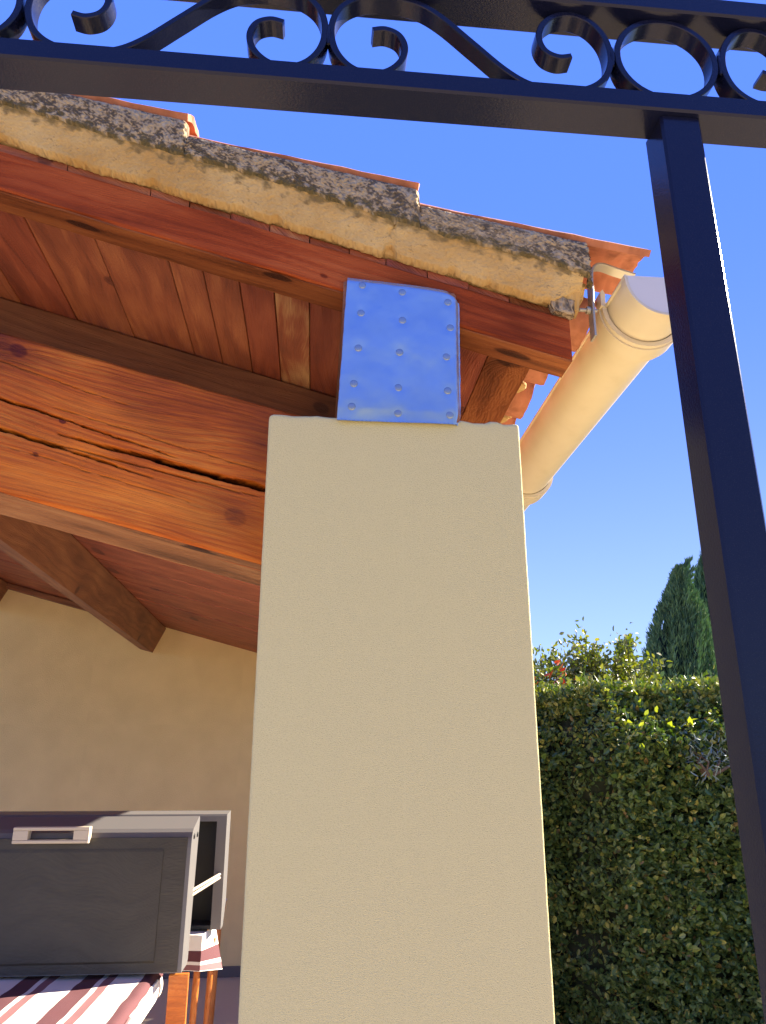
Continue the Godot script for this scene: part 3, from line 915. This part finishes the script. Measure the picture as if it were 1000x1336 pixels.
func gate() -> void:
	var t := thing("iron_gate_frame", "black painted iron frame with scrollwork rails across the top and a square post", "gate", Vector3(0.405, 0, -0.69))
	var off := -t.position
	var st := begin()
	run_x(st, chamfered(-0.707, -0.660, 2.2395, 2.2670, 0.0025), -1.6, 2.2, 0.010, 1)
	obj("lower_rail", st, M.iron, t, off)
	st = begin()
	run_x(st, chamfered(-0.707, -0.660, 2.3950, 2.4230, 0.0025), -1.6, 2.2, 0.010, 1)
	obj("upper_rail", st, M.iron, t, off)
	for x in [0.380, -1.32]:
		st = begin()
		var b := 0.0028
		run_y(st, [Vector2(x + b, -0.712), Vector2(x + 0.048 - b, -0.712), Vector2(x + 0.048, -0.712 + b), Vector2(x + 0.048, -0.668 - b), Vector2(x + 0.048 - b, -0.668), Vector2(x + b, -0.668), Vector2(x, -0.668 - b), Vector2(x, -0.712 + b)], 0.006, 2.2350)
		obj("post", st, M.iron, t, off)
	# scrolls and rings between the rails
	var half := [Vector2(0.165, 2.3265), Vector2(0.202, 2.2895), Vector2(0.232, 2.2705), Vector2(0.268, 2.2655), Vector2(0.300, 2.272), Vector2(0.322, 2.291), Vector2(0.331, 2.320), Vector2(0.327, 2.352), Vector2(0.311, 2.376), Vector2(0.288, 2.386), Vector2(0.266, 2.380), Vector2(0.250, 2.363), Vector2(0.2455, 2.342), Vector2(0.2525, 2.324), Vector2(0.268, 2.3165), Vector2(0.283, 2.3195)]
	var ctrl := []
	for k in range(half.size() - 1, 0, -1): ctrl.append(Vector2(0.330, 4.653) - half[k])
	ctrl.append_array(half)
	var s_path := smooth_path(ctrl, 6)
	var z0 := -0.694; var z1 := -0.672
	for rep in range(-2, 3):
		var dx: float = 0.812 * rep
		for side in 2:
			if (rep == 2 and side == 0) or dx < -1.3: continue
			var path := []
			for p in s_path:
				var px: float = (p.x if side == 0 else -0.0095 - p.x) + dx
				path.append(Vector2(px, p.y - 0.010 * (px - 0.45)))
			if path[0].x > 2.1 or path[0].x < -1.55: continue
			st = begin()
			flat_bar(st, path, 0.0075, z0, z1)
			obj("scroll", st, M.iron, t, off)
		var cx: float = 0.4005 + dx
		if cx > -1.5 and cx < 2.1:
			st = begin()
			var ring := arc(cx, 2.3265 - 0.010 * (cx - 0.45), 0.0605, 0.0, TAU * 47.0 / 48.0, 47)
			flat_bar(st, ring, 0.0075, z0, z1, true)
			obj("ring", st, M.iron, t, off)
	# the raised lines left by the welds
	for x in [-0.004, 0.3335, 0.4675]:
		st = begin()
		tube(st, [Vector3(x, 2.312, -0.6745), Vector3(x, 2.326, -0.673), Vector3(x, 2.340, -0.6745)], [0.002, 0.0032, 0.002], 7)
		obj("weld", st, M.iron, t, off)

func furniture() -> void:
	# a half-open folding case table: front shell, back shell, stay
	var t := thing("folding_table", "dark grey plastic folding table half open on the striped cushion", "folding table", Vector3(-1.0, 0.79, -3.4))
	var off := -t.position
	var st := begin()
	var sec := [Vector2(-3.295, 0.800), Vector2(-3.318, 1.225), Vector2(-3.324, 1.258), Vector2(-3.336, 1.280), Vector2(-3.356, 1.292), Vector2(-3.500, 1.330), Vector2(-3.515, 1.328), Vector2(-3.522, 1.312), Vector2(-3.450, 0.815), Vector2(-3.43, 0.800)]
	run_x(st, sec, -2.10, -0.462)
	var shell := obj("front_shell", st, M.case_rim, t, off)
	st = begin()
	var face := [Vector2(-3.2905, 0.842), Vector2(-3.3105, 1.212), Vector2(-3.3125, 1.222), Vector2(-3.3255, 1.222), Vector2(-3.31, 0.832), Vector2(-3.2955, 0.832)]
	run_x(st, face, -2.07, -0.565, 0.0, 1, 0.0, Vector2(1.0, 0.9), Vector2(0, 0.1))
	obj("front_panel", st, M.case_dark, shell)
	st = begin()
	for q in [[-3.2945, 0.803, 0.826], [-3.3165, 1.228, 1.262]]:
		run_x(st, [Vector2(q[0], q[1]), Vector2(q[0] - 0.0012, q[2]), Vector2(q[0] - 0.02, q[2]), Vector2(q[0] - 0.02, q[1])], -2.095, -0.478)
	run_x(st, [Vector2(-3.2942, 0.830), Vector2(-3.3152, 1.224), Vector2(-3.33, 1.224), Vector2(-3.31, 0.830)], -0.558, -0.478)
	run_x(st, [Vector2(-3.2928, 0.803), Vector2(-3.3165, 1.262), Vector2(-3.335, 1.262), Vector2(-3.312, 0.803)], -2.095, -0.478)
	obj("front_frame", st, M.case_dark, shell)
	st = begin()
	for q in [[-1.130, -0.848, 1.292, 1.305], [-1.130, -0.848, 1.246, 1.259]]:
		run_x(st, chamfered(-3.325, -3.284, q[2], q[3], 0.003), q[0], q[1])
	for q in [[-1.130, -1.075], [-0.905, -0.848]]:
		run_x(st, chamfered(-3.325, -3.285, 1.2592, 1.2918, 0.001), q[0], q[1])
	obj("handle", st, M.case_handle, t, off)
	for k in 2:
		st = begin()
		tube(st, [Vector3(-0.4615, 1.262 - 0.0, -3.375 - 0.09 * k), Vector3(-0.4575, 1.262, -3.375 - 0.09 * k)], [0.011, 0.009], 10)
		obj("hinge_pin", st, M.case_inside, t, off)
	# back shell: a tray seen from inside
	st = begin()
	run_x(st, [Vector2(-3.86, 1.287), Vector2(-3.86, 1.310), Vector2(-3.868, 1.318), Vector2(-4.025, 1.326), Vector2(-4.03, 1.287)], -2.10, -0.384)
	var rim := [Vector2(-3.86, 0.842), Vector2(-3.86, 1.287), Vector2(-4.03, 1.287), Vector2(-4.03, 0.93), Vector2(-3.95, 0.842)]
	run_x(st, rim, -0.428, -0.384)
	run_x(st, rim, -2.10, -2.055)
	var back := obj("back_shell", st, M.case_rim, t, off)
	st = begin()
	run_x(st, chamfered(-4.02, -3.985, 0.85, 1.287, 0.003), -2.055, -0.428)
	run_x(st, chamfered(-3.985, -3.865, 0.842, 0.860, 0.003), -2.055, -0.428)
	obj("inside", st, M.case_inside, back)
	st = begin()
	tube(st, [Vector3(-0.470, 1.035, -3.45), Vector3(-0.400, 1.052, -3.865)], [0.006, 0.006])
	tube(st, [Vector3(-0.470, 1.052, -3.45), Vector3(-0.400, 1.066, -3.865)], [0.006, 0.006])
	obj("stay_rod", st, M.case_handle, t, off)
	# rear table with its cloth
	var tb := thing("wooden_table", "orange wooden table behind, its corner hung with striped cloth", "table", Vector3(-1.2, 0.012, -4.2))
	off = -tb.position
	var uvw := Vector2(1.0, 1.0 / 0.2)
	st = begin()
	box(st, Vector3(-2.2, 0.79, -4.75), Vector3(-0.45, 0.828, -3.78), 0.004, uvw)
	obj("tabletop", st, M.oiled, tb, off)
	for q in [[-0.490, -3.85, 0.015], [-0.445, -3.97, 0.013], [-0.50, -4.65, 0.025], [-2.1, -3.9, 0.025], [-2.1, -4.65, 0.025]]:
		st = begin()
		tube(st, [Vector3(q[0] + 0.02, 0.79, q[1]), Vector3(q[0] + 0.01, 0.4, q[1]), Vector3(q[0], 0.012, q[1])], [q[2], q[2], q[2] * 0.9], 10)
		obj("leg", st, M.oiled, tb, off)
	st = begin()
	var cz := noise(43, 1.0, 2)
	sheet(st, 10, 24, func(s: float, v: float) -> Vector3:
		var x := lerpf(-2.2, -0.445, s)
		return Vector3(x, 0.835 + cz.get_noise_2d(x * 3.0, v * 4.0) * 0.002, lerpf(-3.775, -4.76, v)), Vector2(0.0, 1.0), Vector2(0.75, 0.0))
	# front flap and the corner that droops to the right
	sheet(st, 14, 40, func(v: float, s: float) -> Vector3:
		var x := lerpf(-2.2, -0.450, s)
		return Vector3(x, 0.838 - v * 0.135 + cz.get_noise_1d(x * 8.0) * 0.006 * v, -3.772 + 0.014 * v + 0.012 * sin(x * 14.0) * v), Vector2(1.0, 4.0), Vector2(0.62, 0.0))
	sheet(st, 14, 12, func(v: float, s: float) -> Vector3:
		var p := Vector3(-0.450, 0.838 - v * 0.135, -3.772 + 0.014 * v)
		var q := Vector3(-0.425 + 0.045 * v, 0.838 - v * 0.185, -4.02)
		return p.lerp(q, s), Vector2(1.0, 1.0), Vector2(0.62, 0.0))
	var tc := obj("tablecloth", st, M.cloth, self)
	tag(tc, "white and burgundy striped cloth drooping over the rear table corner", "tablecloth")
	# front bench and its cushion
	var bn := thing("wooden_bench", "wooden bench under the striped cushion at bottom left", "bench", Vector3(-1.2, 0.012, -3.0))
	off = -bn.position
	st = begin()
	box(st, Vector3(-1.9, 0.640, -3.42), Vector3(-0.60, 0.695, -2.35), 0.004, uvw)
	obj("seat_frame", st, M.oiled, bn, off)
	for q in [[-0.520, -3.42], [-1.85, -3.42], [-1.85, -2.4], [-0.80, -2.4]]:
		st = begin()
		box(st, Vector3(q[0], 0.012, q[1]), Vector3(q[0] + 0.072, 0.775 if q[0] > -0.55 else 0.640, q[1] + 0.03), 0.004, Vector2(1.0, 1.0 / 0.2))
		obj("leg", st, M.oiled, bn, off)
	st = begin()
	var cx0 := -1.90; var cx1 := -0.555
	var cush := []
	for i in 60:
		var x := lerpf(cx0, cx1, i / 59.0)
		cush.append(x)
	sheet(st, 120, 40, func(s: float, v: float) -> Vector3:
		var x := lerpf(cx0, cx1, s); var z := lerpf(-2.30, -3.45, v)
		var e := minf(cx1 - x, x - cx0)
		var y := 0.785 + 0.006 * cz.get_noise_2d(x * 4.0, z * 4.0)
		if e < 0.03: y -= 0.03 - sqrt(maxf(0.0, 0.0009 - pow(0.03 - e, 2.0)))
		return Vector3(x, y, z), Vector2((cx1 - cx0) / 0.215, 4.0), Vector2(0.02, 0.0))
	sheet(st, 6, 40, func(s: float, v: float) -> Vector3:
		return Vector3(cx1 + 0.006 * sin(s * PI), lerpf(0.756, 0.697, s), lerpf(-2.30, -3.45, v)), Vector2(0.25, 4.0), Vector2(0.62, 0.0))
	sheet(st, 120, 6, func(s: float, v: float) -> Vector3:
		return Vector3(lerpf(cx0, cx1, s), lerpf(0.782, 0.697, v), -2.30 + 0.01 * sin(v * PI)), Vector2((cx1 - cx0) / 0.215, 0.2), Vector2(0.02, 0.0))
	sheet(st, 4, 4, func(s: float, v: float) -> Vector3:
		return Vector3(lerpf(cx0, cx1, s), 0.6975, lerpf(-2.30, -3.45, v)))
	tag(obj("striped_cushion", st, M.cloth, self), "sunlit white and burgundy striped cushion under the folding table", "cushion")
	st = begin()
	var cord := []
	var rad := []
	for i in 41:
		cord.append(Vector3(cx1 - 0.002 + 0.002 * sin(i * 1.1), 0.762, lerpf(-2.30, -3.45, i / 40.0)))
		rad.append(0.0055)
	tube(st, cord, rad, 8)
	obj("piping", st, M.cloth, get_node("striped_cushion"))

func hedge() -> void:
	var t := thing("clipped_hedge", "tall clipped green hedge with glossy leaves to the right of the pillar", "hedge", Vector3(2.2, 0, -5.0))
	var o := t.position
	var nz := noise(121, 1.0, 3)
	# the front face steps forward to the right of x = 1.6
	var front := func(x: float, y: float) -> float:
		return lerpf(-5.05, -4.50, smoothstep(1.52, 1.72, x + 0.1 * nz.get_noise_1d(y * 3.0))) + 0.10 * nz.get_noise_2d(x * 2.2, y * 2.2) + 0.05 * nz.get_noise_2d(x * 7.0, y * 7.0) - 0.42 * pow(smoothstep(1.45, 2.05, y), 2.0)
	var crest := func(x: float, z: float) -> float:
		return 2.045 + 0.05 * nz.get_noise_2d(x * 2.0 + 20.0, z * 2.0) + 0.03 * nz.get_noise_2d(x * 8.0, z * 8.0)
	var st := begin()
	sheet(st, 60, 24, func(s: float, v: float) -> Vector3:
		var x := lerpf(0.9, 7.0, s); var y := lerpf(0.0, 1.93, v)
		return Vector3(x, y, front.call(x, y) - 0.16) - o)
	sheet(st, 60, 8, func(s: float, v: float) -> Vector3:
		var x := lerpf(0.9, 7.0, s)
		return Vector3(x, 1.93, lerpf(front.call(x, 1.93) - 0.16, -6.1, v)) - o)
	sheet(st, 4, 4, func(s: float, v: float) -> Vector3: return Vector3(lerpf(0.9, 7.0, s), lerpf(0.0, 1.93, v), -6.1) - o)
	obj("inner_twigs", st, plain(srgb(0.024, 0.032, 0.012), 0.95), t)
	var lm := leaf_material()
	var lf := leaf_mesh(0.041, 0.0118, 0.005)
	var spots := []; var tints := []
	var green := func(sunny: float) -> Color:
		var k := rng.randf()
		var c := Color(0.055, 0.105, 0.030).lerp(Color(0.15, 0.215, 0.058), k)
		if rng.randf() < 0.14 + 0.50 * sunny: c = c.lerp(Color(0.45, 0.42, 0.10), rng.randf())  # upper leaves turn yellower: sunlight on the crest tinted into them
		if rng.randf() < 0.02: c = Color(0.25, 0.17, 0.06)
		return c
	for k in 72000:
		var x := rng.randf_range(0.9, 3.6) if k < 62000 else rng.randf_range(3.6, 7.0)
		var y := rng.randf_range(0.05, 2.0)
		var d := rng.randf()
		var clump := nz.get_noise_3d(x * 5.0, y * 5.0, 3.0)
		if clump < -0.34 and rng.randf() < 0.75: continue
		var z: float = front.call(x, y) + 0.04 - d * d * 0.2 + clump * 0.05
		spots.append(facing(Vector3(x, y, z) - o, Vector3(0.1, 0.15, 0.8), 0.65, rng.randf_range(0.65, 1.25)))
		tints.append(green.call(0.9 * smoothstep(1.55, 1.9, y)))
	for k in 28000:
		var x := rng.randf_range(0.9, 3.6) if k < 24000 else rng.randf_range(3.6, 7.0)
		var zf: float = front.call(x, 1.95)
		var z := zf + 0.05 - pow(rng.randf(), 1.4) * 1.15
		var y: float = crest.call(x, z) - rng.randf() * 0.16
		if zf - z < 0.05: y -= rng.randf() * 0.06
		if rng.randf() < 0.06: y += rng.randf() * 0.10
		spots.append(facing(Vector3(x, y, z) - o, Vector3(0, 0.7, 0.25), 0.6, rng.randf_range(0.65, 1.2)))
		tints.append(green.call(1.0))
	scatter("foliage", lf, lm, spots, tints, t)
	# the leaves that show largest, one by one
	var big := leaf_mesh(0.052, 0.0145, 0.006)
	var shades := [Color(0.06, 0.115, 0.034), Color(0.12, 0.18, 0.042), Color(0.20, 0.23, 0.05), Color(0.035, 0.075, 0.035), Color(0.30, 0.27, 0.06)]
	var mats := []
	for c in shades:
		var m := plain(c.linear_to_srgb(), 0.4)
		m.backlight_enabled = true
		m.backlight = Color(0.55, 0.60, 0.10)
		m.cull_mode = BaseMaterial3D.CULL_DISABLED
		mats.append(m)
	for k in 290:
		var x := rng.randf_range(1.25, 2.5)
		var y := 2.0 - pow(rng.randf(), 1.5) * 1.5
		var z: float = front.call(x, y) + rng.randf_range(0.03, 0.085)
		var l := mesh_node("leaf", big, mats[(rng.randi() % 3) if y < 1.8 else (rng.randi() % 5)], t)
		l.transform = facing(Vector3(x, y, z) - o, Vector3(0.1, 0.2, 0.6), 0.7, rng.randf_range(0.8, 1.3))
	# a few stems inside
	for k in 8:
		st = begin()
		var x := 1.2 + k * 0.7
		tube(st, [Vector3(x, 0, -5.35) - o, Vector3(x + 0.05, 0.9, -5.3) - o, Vector3(x - 0.04, 1.8, -5.35) - o], [0.03, 0.022, 0.01])
		obj("stem", st, plain(srgb(0.10, 0.07, 0.045), 0.9), t)

func spray(called: String, label: String, category: String, at: Vector3, count: int, spread: Vector3, mesh: Mesh, m: Material, colors: Array, branches: int, hue_noise := 0.5, low := 0.76) -> void:
	# a loose bush: stems that fan out, leaves along them
	var t := thing(called, label, category, at)
	var spots := []; var tints := []
	for b in branches:
		var a := rng.randf() * TAU
		var r := sqrt(rng.randf())
		var tip := Vector3(cos(a) * r * spread.x, spread.y * (0.86 + 0.14 * rng.randf()) * (1.0 - 0.10 * r * r), sin(a) * r * spread.z)
		var root := Vector3(tip.x * 0.25, 0, tip.z * 0.25)
		var mid := root.lerp(tip, 0.5) + Vector3(rng.randfn(), 0, rng.randfn()) * 0.05
		var st := begin()
		tube(st, [root, mid, tip], [0.012, 0.007, 0.0025], 5)
		obj("stem", st, M.stem, t)
		for k in count / branches:
			var u := low + (1.0 - low) * rng.randf()
			var p := root.lerp(mid, u * 2.0) if u < 0.5 else mid.lerp(tip, u * 2.0 - 1.0)
			p += Vector3(rng.randfn(), rng.randfn(), rng.randfn()) * 0.06
			spots.append(facing(p, Vector3(0, 0.4, 0.2), 0.8, rng.randf_range(0.7, 1.3)))
			tints.append(colors[rng.randi() % colors.size()].lerp(colors[0], rng.randf() * hue_noise))
	scatter("foliage", mesh, m, spots, tints, t)

func cypress(label: String, at: Vector3, height: float, radius: float, lean: float, seed_: int) -> void:
	var t := thing("cypress_tree", label, "tree", at, "tall dark cypresses beyond the hedge")
	var st := begin()
	tube(st, [Vector3.ZERO, Vector3(lean * 0.4, height * 0.5, 0), Vector3(lean, height * 0.96, 0)], [0.13, 0.08, 0.015])
	obj("trunk", st, M.stem, t)
	var nz := noise(seed_, 1.0, 3)
	var prof := func(h: float) -> float:      # radius by height, flame shaped
		return radius * (0.7 + 0.3 * smoothstep(0.0, 0.4, h)) * pow(clampf((1.0 - h) / 0.46, 0.0, 1.0), 0.78)
	st = begin()
	sheet(st, 28, 40, func(s: float, v: float) -> Vector3:
		var a := s * TAU
		var r: float = prof.call(v) * (0.76 + 0.34 * nz.get_noise_3d(cos(a) * 2.2, v * 2.2, sin(a) * 2.2))
		return Vector3(lean * v * v + cos(a) * r, v * height * 0.97, sin(a) * r))
	obj("crown_core", st, plain(srgb(0.012, 0.022, 0.012), 0.95), t)
	var spots := []; var tints := []
	for k in 30000:
		var h := pow(rng.randf(), 0.85)
		var a := rng.randf() * TAU
		var lump := nz.get_noise_3d(cos(a) * 2.2, h * 2.2, sin(a) * 2.2)
		var fine := nz.get_noise_3d(cos(a) * 6.0 + 9.0, h * 5.0, sin(a) * 6.0)
		var r: float = prof.call(h) * (0.86 + 0.34 * lump + 0.22 * fine) + rng.randf() * 0.13 * (1.25 - h)
		var p := Vector3(lean * h * h + cos(a) * r, h * height, sin(a) * r)
		var up := Vector3(cos(a) * 0.30 + 0.10, 1.0, sin(a) * 0.30)
		spots.append(facing(p, up, 0.27, rng.randf_range(0.6, 1.5) * (1.0 if h < 0.9 else 0.8)))
		tints.append(Color(0.055, 0.115, 0.042).lerp(Color(0.20, 0.29, 0.10), clampf(0.4 + fine + 0.3 * rng.randfn(), 0.0, 1.0)))
	for k in 1400:
		var u := rng.randf()
		var b := rng.randi() % 5
		var p := Vector3(lean * 0.95 + (b - 1.5) * 0.07 * (1.0 - u) + 0.30 * u * u, height * (0.86 + 0.03 * b) + u * (0.50 - 0.05 * b), (b % 3 - 1) * 0.10) + Vector3(rng.randfn(), rng.randfn(), rng.randfn()) * 0.035 * (1.3 - u)
		spots.append(facing(p, Vector3(0.35, 1.0, 0.0), 0.25, rng.randf_range(0.6, 1.3)))
		tints.append(Color(0.055, 0.115, 0.042).lerp(Color(0.20, 0.29, 0.10), rng.randf()))
	scatter("foliage", leaf_mesh(0.13, 0.010, 0.006), leaf_material(0.7, Color(0.22, 0.32, 0.10)), spots, tints, t)

func far_plants() -> void:
	M.stem = plain(srgb(0.11, 0.075, 0.05), 0.9)
	var lm := leaf_material(0.45, Color(0.75, 0.80, 0.12))
	spray("garden_shrub", "loose yellow-green shrub standing behind the hedge beside the pillar", "shrub", Vector3(2.45, 0, -7.4), 5600, Vector3(0.55, 2.85, 0.5), leaf_mesh(0.055, 0.014, 0.005), lm, [Color(0.16, 0.19, 0.045), Color(0.30, 0.31, 0.06), Color(0.09, 0.13, 0.035), Color(0.36, 0.32, 0.10)], 34)
	spray("garden_shrub", "thin leafy shrub behind the hedge between the fuller shrub and the cypresses", "shrub", Vector3(2.98, 0, -7.2), 2600, Vector3(0.28, 2.76, 0.3), leaf_mesh(0.055, 0.014, 0.005), lm, [Color(0.14, 0.17, 0.04), Color(0.23, 0.25, 0.05), Color(0.28, 0.26, 0.09)], 14)
	spray("red_shrub", "small shrub with red young leaves just above the hedge by the pillar", "shrub", Vector3(1.93, 0, -6.35), 420, Vector3(0.20, 2.36, 0.15), leaf_mesh(0.075, 0.013, 0.005), leaf_material(0.4, Color(0.5, 0.10, 0.05)), [Color(0.45, 0.085, 0.018), Color(0.55, 0.16, 0.03), Color(0.35, 0.06, 0.015)], 22, 0.3)
	spray("silver_shrub", "silvery narrow-leaved sprig growing out of the hedge beside the gate post", "shrub", Vector3(2.25, 1.48, -4.44), 300, Vector3(0.10, 0.17, 0.04), leaf_mesh(0.045, 0.0035, 0.002), leaf_material(0.6, Color(0.2, 0.25, 0.2)), [Color(0.14, 0.19, 0.15), Color(0.22, 0.27, 0.23)], 7, 0.3, 0.2)
	cypress("full dark green cypress with a leaning tip, left of the pair beyond the hedge", Vector3(7.62, 0, -16.0), 5.72, 0.90, 0.40, 131)
	cypress("darker cypress half hidden by the gate post, right of the pair", Vector3(9.25, 0, -17.2), 6.7, 0.95, 0.2, 133)
	cypress("very small pointed cypress just left of the tall pair, low over the hedge", Vector3(7.9, 0, -19.5), 4.55, 0.26, 0.0, 135)
	var st := begin()
	var pts := []; var rad := []
	for k in 21:
		var u := k / 20.0
		pts.append(Vector3(lerpf(-14, 26, u), 3.4 + 1.8 * u - 0.5 * sin(u * PI) + 0.35, -22.0))
		rad.append(0.011)
	tube(st, pts, rad, 6)
	tag(obj("overhead_cable", st, plain(srgb(0.02, 0.02, 0.022), 0.6), self), "thin dark overhead cable crossing the sky above the hedge", "cable")
